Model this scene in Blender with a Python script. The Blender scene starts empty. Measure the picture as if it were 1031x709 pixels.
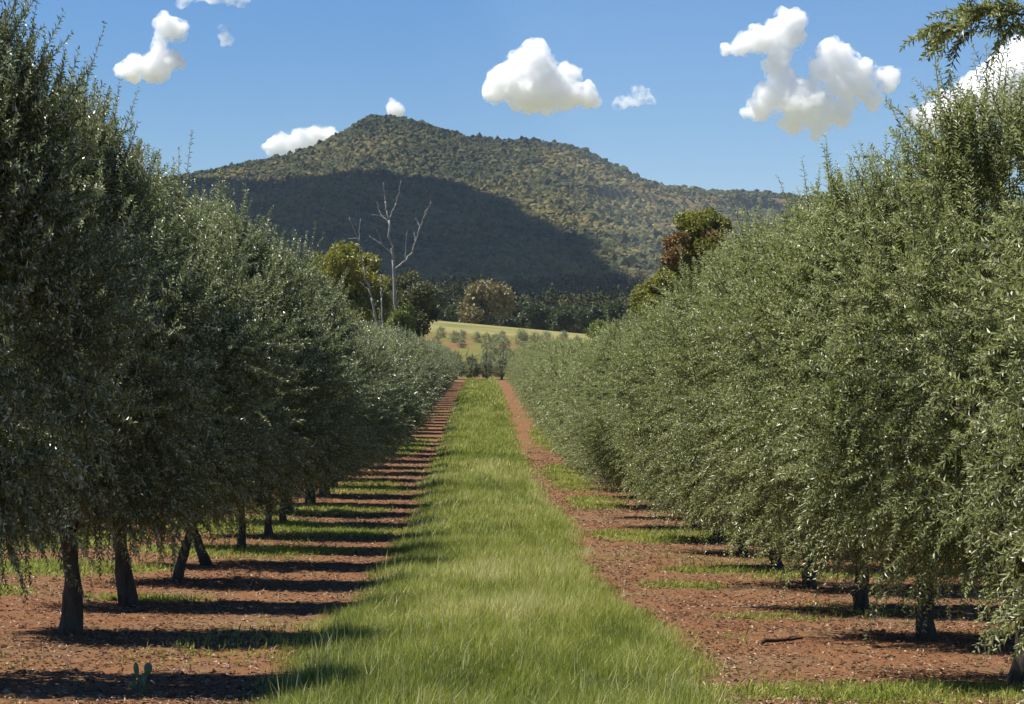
import bpy, math, random
import numpy as np
from mathutils import Vector

# ------------------------------------------------------------------ basics
F = 2500.0            # focal length in photo pixels (photo is 1031 wide)
VX, VY = 485.0, 365.0 # vanishing point of the row direction in the photo
EYE = 2.0
scene = bpy.context.scene
col = scene.collection
rng = np.random.default_rng(7)
random.seed(7)

def W(px, py, D):
    return np.array([(px - VX) / F * D, D, EYE + (VY - py) / F * D])

def hash3(ix, iy, iz, seed=0):
    h = (ix.astype(np.int64) * 374761393 + iy.astype(np.int64) * 668265263 +
         iz.astype(np.int64) * 2147483647 + seed * 974634777) & 0xffffffff
    h = ((h ^ (h >> 13)) * 1274126177) & 0xffffffff
    h = ((h ^ (h >> 16)) * 2246822519) & 0xffffffff
    return ((h ^ (h >> 15)) & 0xffffff) / float(0xffffff)

def vnoise(x, y, z=None, seed=0):
    x = np.asarray(x, float); y = np.asarray(y, float)
    z = np.zeros_like(x) if z is None else np.asarray(z, float)
    ix, iy, iz = np.floor(x), np.floor(y), np.floor(z)
    fx, fy, fz = x - ix, y - iy, z - iz
    fx = fx * fx * (3 - 2 * fx); fy = fy * fy * (3 - 2 * fy); fz = fz * fz * (3 - 2 * fz)
    r = 0
    for a in (0, 1):
        for b in (0, 1):
            for c in (0, 1):
                w = (fx if a else 1 - fx) * (fy if b else 1 - fy) * (fz if c else 1 - fz)
                r = r + w * hash3(ix + a, iy + b, iz + c, seed)
    return r * 2 - 1

def fbm(x, y, z=None, seed=0, oct=4):
    r = 0; a = 1.0; f = 1.0; t = 0
    for o in range(oct):
        r = r + a * vnoise(np.asarray(x) * f, np.asarray(y) * f, None if z is None else np.asarray(z) * f, seed + o * 17)
        t += a; a *= .5; f *= 2.03
    return r / t

def sstep(a, b, x):
    t = np.clip((x - a) / (b - a), 0, 1)
    return t * t * (3 - 2 * t)

def norm(v):
    return v / np.maximum(np.linalg.norm(v, axis=-1, keepdims=True), 1e-9)

def make_mesh(name, V, T, attrs=None, smooth=False, mats=()):
    me = bpy.data.meshes.new(name)
    V = np.ascontiguousarray(V, dtype=np.float32); T = np.ascontiguousarray(T, dtype=np.int32)
    k = T.shape[1]
    me.vertices.add(len(V)); me.vertices.foreach_set('co', V.ravel())
    me.loops.add(T.size); me.loops.foreach_set('vertex_index', T.ravel())
    me.polygons.add(len(T))
    me.polygons.foreach_set('loop_start', np.arange(0, T.size, k, dtype=np.int32))
    me.polygons.foreach_set('use_smooth', np.full(len(T), bool(smooth)))
    for n, a in (attrs or {}).items():
        at = me.attributes.new(n, 'FLOAT', 'POINT')
        at.data.foreach_set('value', np.ascontiguousarray(a, dtype=np.float32))
    for m in mats: me.materials.append(m)
    me.update(calc_edges=True)
    return me

def link(name, me, parent=None, loc=None):
    o = bpy.data.objects.new(name, me); col.objects.link(o)
    if parent: o.parent = parent
    if loc is not None: o.location = [float(q) for q in loc]
    return o

def tag(o, label=None, cat=None, group=None, kind=None):
    if label: o['label'] = label
    if cat: o['category'] = cat
    if group: o['group'] = group
    if kind: o['kind'] = kind
    return o

def thing(name, label, cat, loc=(0, 0, 0), rz=0, group=None):
    o = bpy.data.objects.new(name, None); col.objects.link(o)
    o.location = [float(q) for q in loc]; o.rotation_euler = (0, 0, rz); o.empty_display_size = .3
    return tag(o, label, cat, group)

class Acc:
    def __init__(s): s.V = []; s.T = []; s.A = []; s.n = 0
    def add(s, V, T, A=None):
        V = np.asarray(V, float).reshape(-1, 3); T = np.asarray(T).reshape(-1, 3)
        s.V.append(V); s.T.append(T + s.n); s.n += len(V)
        s.A.append(np.full(len(V), .5) if A is None else np.broadcast_to(A, (len(V),)).astype(float))
    def mesh(s, name, mat, smooth=False):
        return make_mesh(name, np.concatenate(s.V), np.concatenate(s.T), {'tint': np.concatenate(s.A)}, smooth, [mat])

def tube(acc, pts, rad, sides=7, tint=.5, bump=0, seed=0):
    pts = np.asarray(pts, float); rad = np.asarray(rad, float)
    n = len(pts); t = norm(np.gradient(pts, axis=0))
    up = np.array([1.0, 0, 0]) if abs(t[0][0]) < .8 else np.array([0, 1.0, 0])
    V = []
    for i in range(n):
        a = norm(np.cross(t[i], up)); b = np.cross(t[i], a)
        th = np.arange(sides) * 2 * math.pi / sides
        r = rad[i] * (1 + bump * vnoise(np.cos(th) * 1.7 + seed, np.sin(th) * 1.7, np.full(sides, i * .6)))
        V.append(pts[i] + r[:, None] * (np.cos(th)[:, None] * a + np.sin(th)[:, None] * b))
    V.append(pts[-1:]); V.append(pts[:1]); V = np.concatenate(V)
    T = []
    for i in range(n - 1):
        for k in range(sides):
            a = i * sides + k; b = i * sides + (k + 1) % sides; c = a + sides; d = b + sides
            T += [(a, b, d), (a, d, c)]
    for k in range(sides):
        T.append(((n - 1) * sides + k, (n - 1) * sides + (k + 1) % sides, n * sides))
        T.append(((k + 1) % sides, k, n * sides + 1))
    acc.add(V, T, tint)

# leaves: folded lozenges, all at once
def leaf_arrays(P, d, n, L, Wd, fold=.25, bend=0.12):
    s = norm(np.cross(d, n)); n = np.cross(s, d)
    L = L[:, None]; Wd = Wd[:, None]
    a = P
    m = P + d * L * .45
    l = m + s * Wd * .5 + n * Wd * fold
    r = m - s * Wd * .5 + n * Wd * fold
    tip = P + d * L - n * L * bend
    V = np.stack([a, r, tip, l], 1).reshape(-1, 3)
    i = np.arange(len(P))[:, None] * 4
    T = np.stack([i + [0, 1, 2], i + [0, 2, 3]], 1).reshape(-1, 3)
    return V, T

# ------------------------------------------------------------------ materials
def new_mat(name):
    m = bpy.data.materials.new(name); m.use_nodes = True
    nt = m.node_tree; nt.nodes.clear()
    out = nt.nodes.new('ShaderNodeOutputMaterial')
    return m, nt, out

def ramp(nt, stops, fac):
    r = nt.nodes.new('ShaderNodeValToRGB'); e = r.color_ramp.elements
    while len(e) < len(stops): e.new(.5)
    for k, (p, c) in enumerate(stops):
        e[k].position = p; e[k].color = (*c, 1)
    nt.links.new(fac, r.inputs[0]); return r.outputs[0]

def attr(nt, name):
    a = nt.nodes.new('ShaderNodeAttribute'); a.attribute_name = name; return a.outputs['Fac']

def leaf_mat(name, stops, rough=.45, trans=.3, tcol=(.16, .22, .05), spec=.5):
    m, nt, out = new_mat(name)
    c = ramp(nt, stops, attr(nt, 'tint'))
    b = nt.nodes.new('ShaderNodeBsdfPrincipled')
    b.inputs['Roughness'].default_value = rough
    b.inputs['Specular IOR Level'].default_value = spec
    nt.links.new(c, b.inputs['Base Color'])
    t = nt.nodes.new('ShaderNodeBsdfTranslucent')
    mx = nt.nodes.new('ShaderNodeMixRGB'); mx.blend_type = 'MIX'; mx.inputs[0].default_value = .5
    nt.links.new(c, mx.inputs[1]); mx.inputs[2].default_value = (*tcol, 1)
    nt.links.new(mx.outputs[0], t.inputs[0])
    ms = nt.nodes.new('ShaderNodeMixShader'); ms.inputs[0].default_value = trans
    nt.links.new(b.outputs[0], ms.inputs[1]); nt.links.new(t.outputs[0], ms.inputs[2])
    nt.links.new(ms.outputs[0], out.inputs[0])
    return m

def noise_node(nt, scale, detail=4, rough=.6, coord=None):
    n = nt.nodes.new('ShaderNodeTexNoise'); n.inputs['Scale'].default_value = scale
    n.inputs['Detail'].default_value = detail; n.inputs['Roughness'].default_value = rough
    if coord is not None: nt.links.new(coord, n.inputs['Vector'])
    return n.outputs['Fac']

def bark_mat(name, c0, c1, sc=14):
    m, nt, out = new_mat(name)
    tc = nt.nodes.new('ShaderNodeTexCoord'); mp = nt.nodes.new('ShaderNodeMapping')
    mp.inputs['Scale'].default_value = (1, 1, .3); nt.links.new(tc.outputs['Object'], mp.inputs[0])
    f = noise_node(nt, sc, 6, .7, mp.outputs[0])
    c = ramp(nt, [(.3, c0), (.7, c1)], f)
    b = nt.nodes.new('ShaderNodeBsdfPrincipled'); b.inputs['Roughness'].default_value = .9
    b.inputs['Specular IOR Level'].default_value = .15
    nt.links.new(c, b.inputs['Base Color'])
    bp = nt.nodes.new('ShaderNodeBump'); bp.inputs['Strength'].default_value = .8; bp.inputs['Distance'].default_value = .02
    nt.links.new(f, bp.inputs['Height']); nt.links.new(bp.outputs[0], b.inputs['Normal'])
    nt.links.new(b.outputs[0], out.inputs[0])
    return m

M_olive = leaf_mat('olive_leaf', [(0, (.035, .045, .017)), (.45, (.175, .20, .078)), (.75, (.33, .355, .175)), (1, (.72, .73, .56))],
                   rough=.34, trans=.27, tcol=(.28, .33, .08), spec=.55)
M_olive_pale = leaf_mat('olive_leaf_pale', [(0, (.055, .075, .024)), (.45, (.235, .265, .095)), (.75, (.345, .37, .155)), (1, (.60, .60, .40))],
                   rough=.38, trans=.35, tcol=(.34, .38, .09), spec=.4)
M_grass = leaf_mat('grass_blade', [(0, (.07, .10, .018)), (.35, (.215, .255, .036)), (.65, (.38, .385, .09)), (1, (.58, .53, .27))],
                   rough=.55, trans=.35, tcol=(.30, .33, .05), spec=.3)
M_eucalypt = leaf_mat('eucalypt_leaf', [(0, (.035, .05, .018)), (.5, (.075, .09, .03)), (1, (.15, .13, .055))], rough=.5, trans=.2)
M_yellowgreen = leaf_mat('yellow_green_leaf', [(0, (.09, .11, .016)), (.5, (.24, .24, .036)), (1, (.36, .32, .06))], rough=.5, trans=.25, tcol=(.3, .32, .05))
M_bright = leaf_mat('bright_green_leaf', [(0, (.08, .10, .022)), (.5, (.20, .23, .045)), (1, (.32, .33, .085))], rough=.5, trans=.25)
M_tan = leaf_mat('tan_leaf', [(0, (.06, .055, .02)), (.5, (.16, .135, .048)), (1, (.27, .215, .085))], rough=.6, trans=.15, tcol=(.3, .25, .1))
M_brown = leaf_mat('rusty_leaf', [(0, (.11, .07, .02)), (.5, (.25, .16, .05)), (1, (.38, .26, .09))], rough=.6, trans=.15, tcol=(.3, .15, .05))
M_bark = bark_mat('olive_bark', (.035, .028, .02), (.13, .11, .085))
M_deadwood = bark_mat('dead_wood', (.16, .15, .135), (.36, .345, .32), 3)
M_stick = bark_mat('dry_stick', (.2, .15, .1), (.45, .37, .27), 20)
M_darkstick = bark_mat('dark_stick', (.02, .015, .01), (.06, .045, .03), 20)

# ------------------------------------------------------------------ terrain
PROF = np.array([(-60, -1.6), (0, -1.95), (16, -2.33), (22.3, -2.50), (30.3, -2.74), (38.3, -2.93), (46.3, -3.07), (56, -3.17),
                 (66, -3.19), (87, -3.1), (113, -2.85), (160, -2.3), (226, -1.8), (240, -1.45), (270, .2), (300, 2.2),
                 (350, 4.4), (398, 6.0), (420, 6.2), (470, 5.6), (600, 7), (900, 10), (1300, 14), (9000, 30)])
def prof(y):
    xs, zs = PROF[:, 0], PROF[:, 1]
    # monotone cubic (simple finite-difference hermite)
    d = np.gradient(zs, xs)
    y = np.clip(y, xs[0], xs[-1])
    i = np.clip(np.searchsorted(xs, y) - 1, 0, len(xs) - 2)
    h = xs[i + 1] - xs[i]; t = (y - xs[i]) / h
    return ((2 * t**3 - 3 * t**2 + 1) * zs[i] + (t**3 - 2 * t**2 + t) * h * d[i] +
            (-2 * t**3 + 3 * t**2) * zs[i + 1] + (t**3 - t**2) * h * d[i + 1])

def ground(x, y):
    x = np.asarray(x, float); y = np.asarray(y, float)
    z = prof(y) + EYE
    z = z - .015 * np.clip(x, -12, 12) * (1 - sstep(120, 220, y))
    z = z - .09 * np.clip(x, -60, 60) * sstep(250, 400, y) * (1 - sstep(450, 900, y))
    z = z + sstep(240, 900, y) * 1.2 * fbm(x / 90, y / 90, seed=3)
    return z

def groundfine(x, y):
    k = 1 - sstep(50, 90, np.asarray(y, float))
    return ground(x, y) + k * (.03 * fbm(np.asarray(x) * 1.3, np.asarray(y) * 1.3, seed=5) + .016 * vnoise(np.asarray(x) * 6, np.asarray(y) * 6, seed=9))

def spaced(segs):
    out = []
    for a, b, s in segs:
        out.append(np.linspace(a, b, max(2, int(round((b - a) / s))), endpoint=False))
    return np.concatenate(out + [[segs[-1][1]]])

def grid_mesh(xs, ys, zf):
    X, Y = np.meshgrid(xs, ys); Z = zf(X, Y)
    V = np.stack([X, Y, Z], -1).reshape(-1, 3)
    nx = len(xs); i = (np.arange(len(ys) - 1)[:, None] * nx + np.arange(nx - 1)[None]).ravel()
    Q = np.stack([i, i + 1, i + nx + 1, i + nx], 1)
    return V, Q

xs = spaced([(-9000, -1000, 500), (-1000, -200, 80), (-200, -40, 10), (-40, -8, 1.2), (-8, 8, .12), (8, 40, 1.2), (40, 200, 10), (200, 1000, 80), (1000, 9000, 500)])
ys = spaced([(-9000, -300, 900), (-300, -20, 40), (-20, 13, 1.5), (13, 60, .14), (60, 120, .6), (120, 260, 2), (260, 500, 5), (500, 1500, 50), (1500, 12000, 600)])
V, Q = grid_mesh(xs, ys, groundfine)
gx, gy = V[:, 0], V[:, 1]
# which ground cover: painted by place
def strip_edges(y):
    l = np.interp(y, [15, 22, 32, 48, 72, 230], [-1.45, -1.42, -1.27, -1.3, -1.45, -1.45]) + .10 * vnoise(y * .5, y * 0, seed=21) + .08 * vnoise(y * 1.9, y * 0, seed=22)
    r = np.interp(y, [15, 25, 31, 38, 47, 58, 90, 230], [1.66, 1.60, 1.40, 1.48, 1.68, 1.38, 1.30, 1.38]) + .10 * vnoise(y * .6, y * 0, seed=23) + .10 * vnoise(y * 2.1, y * 0, seed=24)
    return l, r
PATCH = [(-2.6, 44, 1.5, 2.0, 1), (-3.6, 37.8, 1.8, 1.6, .9), (-4.4, 45.5, 1.5, 3.0, 1), (-3.6, 52, 1.8, 2.4, .8), (-2.9, 62, 1.2, 4, .6),
         (-5.6, 33, 1.6, 2, 1), (-3.7, 27.4, .8, .7, .7), (-6.2, 28, 1.2, 1.4, .8), (-2.9, 90, 1.0, 8, .6), (-7.0, 40, 1.6, 3.5, 1),
         (2.95, 43.8, 1.1, 2.3, 1), (2.6, 57, .7, 3.5, .9), (3.9, 18.1, 2.6, .65, 1), (5.0, 18.0, 2.0, .8, .9),
         (3.2, 34.3, .9, .8, .7), (4.7, 33.5, 1.2, .8, .8), (2.9, 25.6, .7, .5, .5), (2.4, 70, .7, 8, .7), (2.6, 100, .7, 14, .6), (2.5, 31, .6, .8, .5),
         (5.5, 24, .9, .5, .5), (4.4, 45, 1.3, 2.5, .7)]
def patch_density(x, y):
    d = np.zeros_like(np.asarray(x, float))
    for (cx, cy, rx, ry, s) in PATCH:
        q = ((x - cx) / rx)**2 + ((y - cy) / ry)**2
        d = np.maximum(d, s * np.clip(1.15 - q, 0, 1))
    n = fbm(x * 1.4, y * .9, seed=31)
    base = .12 * sstep(.15, .5, fbm(x * .5, y * .3, seed=33)) * (1 - sstep(-6, -8, x))
    return np.clip(d * (.9 + 1.0 * n) + base, 0, 1)
l, r = strip_edges(gy)
green = sstep(-.1, .12, gx - l) * (1 - sstep(-.12, .1, gx - r)) * (1 - sstep(228, 233, gy))
green = np.maximum(green, patch_density(gx, gy) * .8 * (gy < 140))
far_green = sstep(7, 10, np.abs(gx)) * .5
green = np.clip(np.maximum(green, far_green), 0, 1)
gold = sstep(325, 340, gy)
slope_n = np.clip(.5 + 1.1 * fbm(gx / 2.2, gy / 6.0, seed=35), 0, 1)
green = np.where((gy > 231) & (gy < 342), np.maximum(green * 0, slope_n), green)
me = make_mesh('ground', V, Q, {'green': green, 'gold': gold}, True)
m, nt, out = new_mat('ground_soil')
geo = nt.nodes.new('ShaderNodeNewGeometry'); pos = geo.outputs['Position']
n1 = noise_node(nt, .55, 5, .6, pos); n2 = noise_node(nt, 9, 6, .75, pos); n3 = noise_node(nt, 60, 3, .7, pos)
soil = ramp(nt, [(.25, (.075, .032, .018)), (.45, (.145, .068, .030)), (.58, (.185, .098, .047)), (.72, (.27, .175, .10))], n2)
soil2 = ramp(nt, [(.3, (.10, .044, .024)), (.48, (.18, .080, .033)), (.58, (.135, .086, .042)), (.75, (.24, .15, .078))], n1)
def mix(a, b, f, mode='MIX'):
    x = nt.nodes.new('ShaderNodeMixRGB'); x.blend_type = mode
    for k, s in ((0, f), (1, a), (2, b)):
        if isinstance(s, (int, float)): x.inputs[k].default_value = s
        elif isinstance(s, tuple): x.inputs[k].default_value = (*s, 1)
        else: nt.links.new(s, x.inputs[k])
    return x.outputs[0]
sc_ = mix(soil, soil2, .5)
chip = ramp(nt, [(.62, (0, 0, 0)), (.70, (1, 1, 1))], n3)
sc_ = mix(sc_, (.27, .19, .12), mix((0, 0, 0), chip, .5))
gcol = ramp(nt, [(.3, (.05, .07, .016)), (.55, (.13, .15, .035)), (.8, (.21, .19, .06))], n2)
n4 = noise_node(nt, .06, 4, .6, pos)
goldc = ramp(nt, [(.35, (.12, .13, .04)), (.5, (.19, .17, .06)), (.65, (.24, .20, .085))], n4)
c = mix(sc_, gcol, attr(nt, 'green'))
c = mix(c, goldc, attr(nt, 'gold'))
b = nt.nodes.new('ShaderNodeBsdfPrincipled'); b.inputs['Roughness'].default_value = .95; b.inputs['Specular IOR Level'].default_value = .1
nt.links.new(c, b.inputs['Base Color'])
bp = nt.nodes.new('ShaderNodeBump'); bp.inputs['Strength'].default_value = .7; bp.inputs['Distance'].default_value = .03
nt.links.new(n3, bp.inputs['Height']); nt.links.new(bp.outputs[0], b.inputs['Normal'])
nt.links.new(b.outputs[0], out.inputs[0])
me.materials.append(m)
tag(link('ground', me), kind='structure')

# ------------------------------------------------------------------ grass & litter
def blades(x, y, h, w, tint, lean=.35, seg=2):
    n = len(x)
    z = groundfine(x, y) - .01
    P = np.stack([x, y, z], 1)
    a = rng.uniform(0, 2 * np.pi, n); k = np.abs(rng.normal(0, lean, n))
    d = np.stack([np.cos(a) * k + .10, np.sin(a) * k, np.ones(n)], 1); d = norm(d)
    b = rng.uniform(0, 2 * np.pi, n); s = np.stack([np.cos(b), np.sin(b), np.zeros(n)], 1)
    hh = h[:, None]; ww = w[:, None]
    mid = P + d * hh * .55
    dr = np.stack([np.cos(a), np.sin(a), np.zeros(n)], 1)
    tip = P + d * hh + dr * hh * (k[:, None] * .7) - np.array([0, 0, 1]) * hh * (k[:, None]**2) * .4
    V = np.stack([P - s * ww * .5, P + s * ww * .5, mid + s * ww * .4, mid - s * ww * .4, tip], 1).reshape(-1, 3)
    i = np.arange(n)[:, None] * 5
    T = np.stack([i + [0, 1, 2], i + [0, 2, 3], i + [3, 2, 4]], 1).reshape(-1, 3)
    return V, T, np.repeat(tint, 5)

acc = Acc()
def strip(y0, y1, dens, hm, wm):
    n = int((y1 - y0) * 3.6 * dens)
    y = rng.uniform(y0, y1, n); x = rng.uniform(-1.75, 2.05, n)
    l, r = strip_edges(y)
    e = np.minimum(x - l, r - x)
    keep = rng.random(n) < sstep(-.30, .22, e) * (.55 + .45 * sstep(-.4, .3, fbm(x * 1.6, y * .8, seed=41)))
    x, y, e = x[keep], y[keep], e[keep]
    cl = fbm(x * 1.1, y * .45, seed=43); c2 = fbm(x * .5, y * .16, seed=44)
    h = hm * (.55 + .9 * rng.random(len(x))**1.5) * (1 + .9 * cl) * (.55 + .45 * sstep(-.1, .35, e))
    w = wm * rng.uniform(.6, 1.3, len(x))
    t = np.clip(.40 + .42 * c2 + .30 * cl + .45 * fbm(x * 3.2, y * 1.3, seed=45) + rng.normal(0, .15, len(x)) + .12 * (e < .15), 0, .95)
    t = np.where(rng.random(len(x)) < .05, .93, t)
    acc.add(*blades(x, y, h, w, t))
strip(15.2, 26, 4200, .165, .0050)
strip(26, 42, 2400, .17, .0065)
strip(42, 70, 1000, .18, .0105)
strip(70, 130, 300, .20, .022)
strip(130, 231, 130, .22, .045)
# seed stalks
n = 3200
y = 15.5 + 60 * rng.random(n)**1.6; x = rng.uniform(-1.35, 1.65, n)
keep = fbm(x * .8, y * .35, seed=47) > -.15
x, y = x[keep], y[keep]
acc.add(*blades(x, y, rng.uniform(.22, .36, len(x)), np.full(len(x), .0035) * (1 + y / 40), np.full(len(x), .97), lean=.2))
tag(link('grass_strip', acc.mesh('grass_strip', M_grass)), kind='stuff', label='tall green grass growing down the middle of the lane between the olive rows')

acc = Acc()
n = 1700000
y = 15.5 + (125) * rng.random(n)**2.1; x = rng.uniform(-8, 8, n)
l, r = strip_edges(y)
pd = patch_density(x, y) * ((x < l + .1) | (x > r - .1)) * (y < 140)
keep = rng.random(n) < pd**1.15
x, y = x[keep], y[keep]
t = np.clip(.45 + .25 * fbm(x * 1.2, y * .8, seed=51) + rng.normal(0, .12, len(x)), 0, .9)
acc.add(*blades(x, y, rng.uniform(.03, .11, len(x)), (.006 + y * .00022) * rng.uniform(.7, 1.4, len(x)), t, lean=.6))
tag(link('weed_patches', acc.mesh('weed_patches', M_grass)), kind='stuff', label='low green weeds in patches on the red soil')

# leaf litter and clods
m_lit, nt, out = new_mat('leaf_litter')
c = ramp(nt, [(0, (.05, .028, .018)), (.35, (.16, .085, .05)), (.7, (.30, .20, .12)), (1, (.48, .38, .26))], attr(nt, 'tint'))
b = nt.nodes.new('ShaderNodeBsdfPrincipled'); b.inputs['Roughness'].default_value = .8; b.inputs['Specular IOR Level'].default_value = .2
nt.links.new(c, b.inputs['Base Color']); nt.links.new(b.outputs[0], out.inputs[0])
n = 170000
y = 15.3 + 75 * rng.random(n)**1.7; x = np.where(rng.random(n) < .5, rng.uniform(-7.5, -1.2, n), rng.uniform(1.4, 7.5, n))
keep = rng.random(n) < .35 + .65 * sstep(-.2, .35, fbm(x * 1.1, y * .7, seed=61))
x, y = x[keep], y[keep]; n = len(x)
P = np.stack([x, y, groundfine(x, y) + rng.uniform(.002, .02, n)], 1)
a = rng.uniform(0, 2 * np.pi, n)
d = norm(np.stack([np.cos(a), np.sin(a), rng.normal(0, .25, n)], 1))
nn = norm(np.stack([rng.normal(0, .4, n), rng.normal(0, .4, n), np.ones(n)], 1))
V, T = leaf_arrays(P, d, nn, rng.uniform(.02, .055, n) * (1 + y / 80), rng.uniform(.006, .014, n) * (1 + y / 60))
acc = Acc(); acc.add(V, T, np.repeat(rng.random(n)**1.2, 4))
tag(link('leaf_litter', acc.mesh('leaf_litter', m_lit)), kind='stuff', label='dry fallen leaves scattered on the red soil')

m_clod, nt, out = new_mat('soil_clod')
c = ramp(nt, [(0, (.10, .042, .024)), (.7, (.20, .09, .05)), (1, (.36, .27, .20))], attr(nt, 'tint'))
b = nt.nodes.new('ShaderNodeBsdfPrincipled'); b.inputs['Roughness'].default_value = .95; b.inputs['Specular IOR Level'].default_value = .1
nt.links.new(c, b.inputs['Base Color']); nt.links.new(b.outputs[0], out.inputs[0])
n = 22000
y = 15.3 + 45 * rng.random(n)**1.5; x = np.where(rng.random(n) < .5, rng.uniform(-7.5, -1.3, n), rng.uniform(1.5, 7.5, n))
P = np.stack([x, y, groundfine(x, y) + .003], 1); sz = .007 + .022 * rng.random(n)**3
oc = np.array([(1, 0, 0), (0, 1, 0), (-1, 0, 0), (0, -1, 0), (0, 0, .8), (0, 0, -.6)], float)
V = (P[:, None] + oc[None] * sz[:, None, None] * rng.uniform(.6, 1.4, (n, 6, 1))).reshape(-1, 3)
i = np.arange(n)[:, None, None] * 6
T = (i + np.array([(0, 1, 4), (1, 2, 4), (2, 3, 4), (3, 0, 4), (1, 0, 5), (2, 1, 5), (3, 2, 5), (0, 3, 5)])[None]).reshape(-1, 3)
acc = Acc(); acc.add(V, T, np.repeat(rng.random(n)**1.3, 6))
tag(link('soil_clods', acc.mesh('soil_clods', m_clod)), kind='stuff', label='small clods and stones on the red soil')

# ------------------------------------------------------------------ olive trees
def crown_mesh(name, seed, H=5.0, rx=1.85, ry=1.15, z0=.75, nsh=1500, npair=24, LL=.06, LW=.014, droop=0.0, whips=40, mat=M_olive, boxy=0.0, zc=.42, arms=()):
    r = np.random.default_rng(seed)
    # clump centres through an egg-shaped envelope
    def env(z):                       # relative radius at height fraction
        t = np.clip(z, 0, 1)
        return np.where(t < zc, .62 + .38 * np.sin(t / zc * np.pi / 2), np.clip(1 - (np.clip(t - zc, 0, 1) / (1 - zc))**1.7, 0, 1)**.72 * (1 - .12 * boxy) + .0)
    nc = 135
    th = r.uniform(0, 2 * np.pi, nc); t = r.uniform(0.02, .97, nc); q = r.uniform(.2, .92, nc)**.6
    e = env(t) * (1 + .24 * vnoise(np.cos(th) * 1.5 + seed, np.sin(th) * 1.5, t * 3))
    C = np.stack([np.cos(th) * rx * e * q, np.sin(th) * ry * e * q, z0 + t * (H - z0)], 1)
    cr = r.uniform(.30, .55, nc) * (LL / .06)**.15
    ctint = r.normal(0, .10, nc)
    k = r.integers(0, nc, nsh)
    off = norm(r.normal(0, 1, (nsh, 3))) * (r.random(nsh)**.45)[:, None] * cr[k][:, None]
    B = C[k] + off * np.array([1, .85, 1])
    B[:, 2] = np.maximum(B[:, 2], z0 - .12 + .15 * r.random(nsh))
    na = 0
    if len(arms):
        na = 60; u = r.random(na)**.8; ap = np.array(arms, float); sgm = u * (len(ap) - 1); j0 = np.clip(sgm.astype(int), 0, len(ap) - 2)
        B[:na] = ap[j0] + (ap[j0 + 1] - ap[j0]) * (sgm - j0)[:, None] + r.normal(0, .035, (na, 3))
    zf = (B[:, 2] - z0) / (H - z0)
    outw = np.stack([B[:, 0] / rx, B[:, 1] / ry, (zf - .45) * 1.2], 1)
    outw = norm(outw)
    d = norm(outw * .8 + np.array([0, 0, .55]) * (zf[:, None] * 1.5 - droop * .8) + r.normal(0, .45, (nsh, 3)))
    ln = r.uniform(.3, .62, nsh)
    if na: d[:na] = norm(np.array(arms[-1]) - np.array(arms[0]) + r.normal(0, .8, (na, 3)) + np.array([0, 0, -.3])); ln[:na] = r.uniform(.18, .4, na)
    if whips:
        kk = r.choice(nsh, whips * 4, replace=False, p=(zf.clip(0, 1)**3 + 1e-4) / (zf.clip(0, 1)**3 + 1e-4).sum())
        d[kk] = norm(np.array([0, 0, 1.0]) + r.normal(0, .22, (len(kk), 3)) + outw[kk] * .25)
        ln[kk] = r.uniform(.4, .8, len(kk))
        top = kk[np.argsort(-zf[kk])[:whips]]; ln[top] = r.uniform(.5, .9, len(top))
    # shoot curve: quadratic sag
    sag = (droop * .9 + .12) * ln * r.uniform(.3, 1.2, nsh)
    sag = np.where(d[:, 2] > .85, sag * .25, sag)
    def pt(s):  # s (nsh, m)
        p = B[:, None] + d[:, None] * (ln[:, None] * s)[..., None]
        p[..., 2] -= (sag[:, None] * s**2); return p
    acc = Acc()
    m = npair
    s = (np.arange(m)[None] + .5 + r.uniform(-.25, .25, (nsh, m))) / m * .97 + .03
    P = pt(s)
    tg = d[:, None] * ln[:, None, None] + 0 * P; tg[..., 2] -= 2 * (sag[:, None] * s); tg = norm(tg)
    V_all = []; T_all = []; A_all = []
    for side in (0, 1):
        rv = r.normal(0, 1, (nsh, m, 3))
        # opposite pairs, each pair turned about a right angle to the last
        ref = norm(np.cross(tg, r.normal(0, 1, (nsh, 1, 3)) + 0 * tg)); ref2 = np.cross(tg, ref)
        if side == 0: R1, R2 = ref, ref2
        ang = (np.arange(m) * 1.57)[None] + r.normal(0, .35, (nsh, m)) + side * np.pi
        sd = R1 * np.cos(ang)[..., None] + R2 * np.sin(ang)[..., None]
        dd = norm(tg * .75 + sd * .8 + rv * .18 - np.array([0, 0, .15]))
        nn = norm(tg * .8 - sd * .5 + rv * .35 + np.array([0, 0, .5]))
        L = LL * r.uniform(.65, 1.25, (nsh, m)) * (1 - .45 * s**3)
        Wd = LW * r.uniform(.75, 1.2, (nsh, m))
        V, T = leaf_arrays(P.reshape(-1, 3), dd.reshape(-1, 3), nn.reshape(-1, 3), L.ravel(), Wd.ravel())
        tint = .42 + ctint[k][:, None] + r.normal(0, .13, (nsh, m)) + .16 * (s - .4) + .06 * (r.random((nsh, 1)) - .5)
        tint = np.where(r.random((nsh, m)) < .20, r.uniform(.8, 1, (nsh, m)), np.clip(tint, 0, .82))
        acc.add(V, T, np.repeat(tint.ravel(), 4))
    leaf = acc.mesh(name, mat)
    # twigs: three sided prisms along the shoots, part of the crown
    tw = Acc()
    ss = np.linspace(0, .96, 4)[None] + np.zeros((nsh, 1)); Q = pt(ss)
    a = norm(np.cross(d, r.normal(0, 1, (nsh, 3)))); b2 = np.cross(d, a)
    rad = (.0042 * (LL / .06)) * np.array([1, .8, .6, .3])
    ring = np.stack([np.cos(np.arange(3) * 2.094), np.sin(np.arange(3) * 2.094)], 1)
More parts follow.
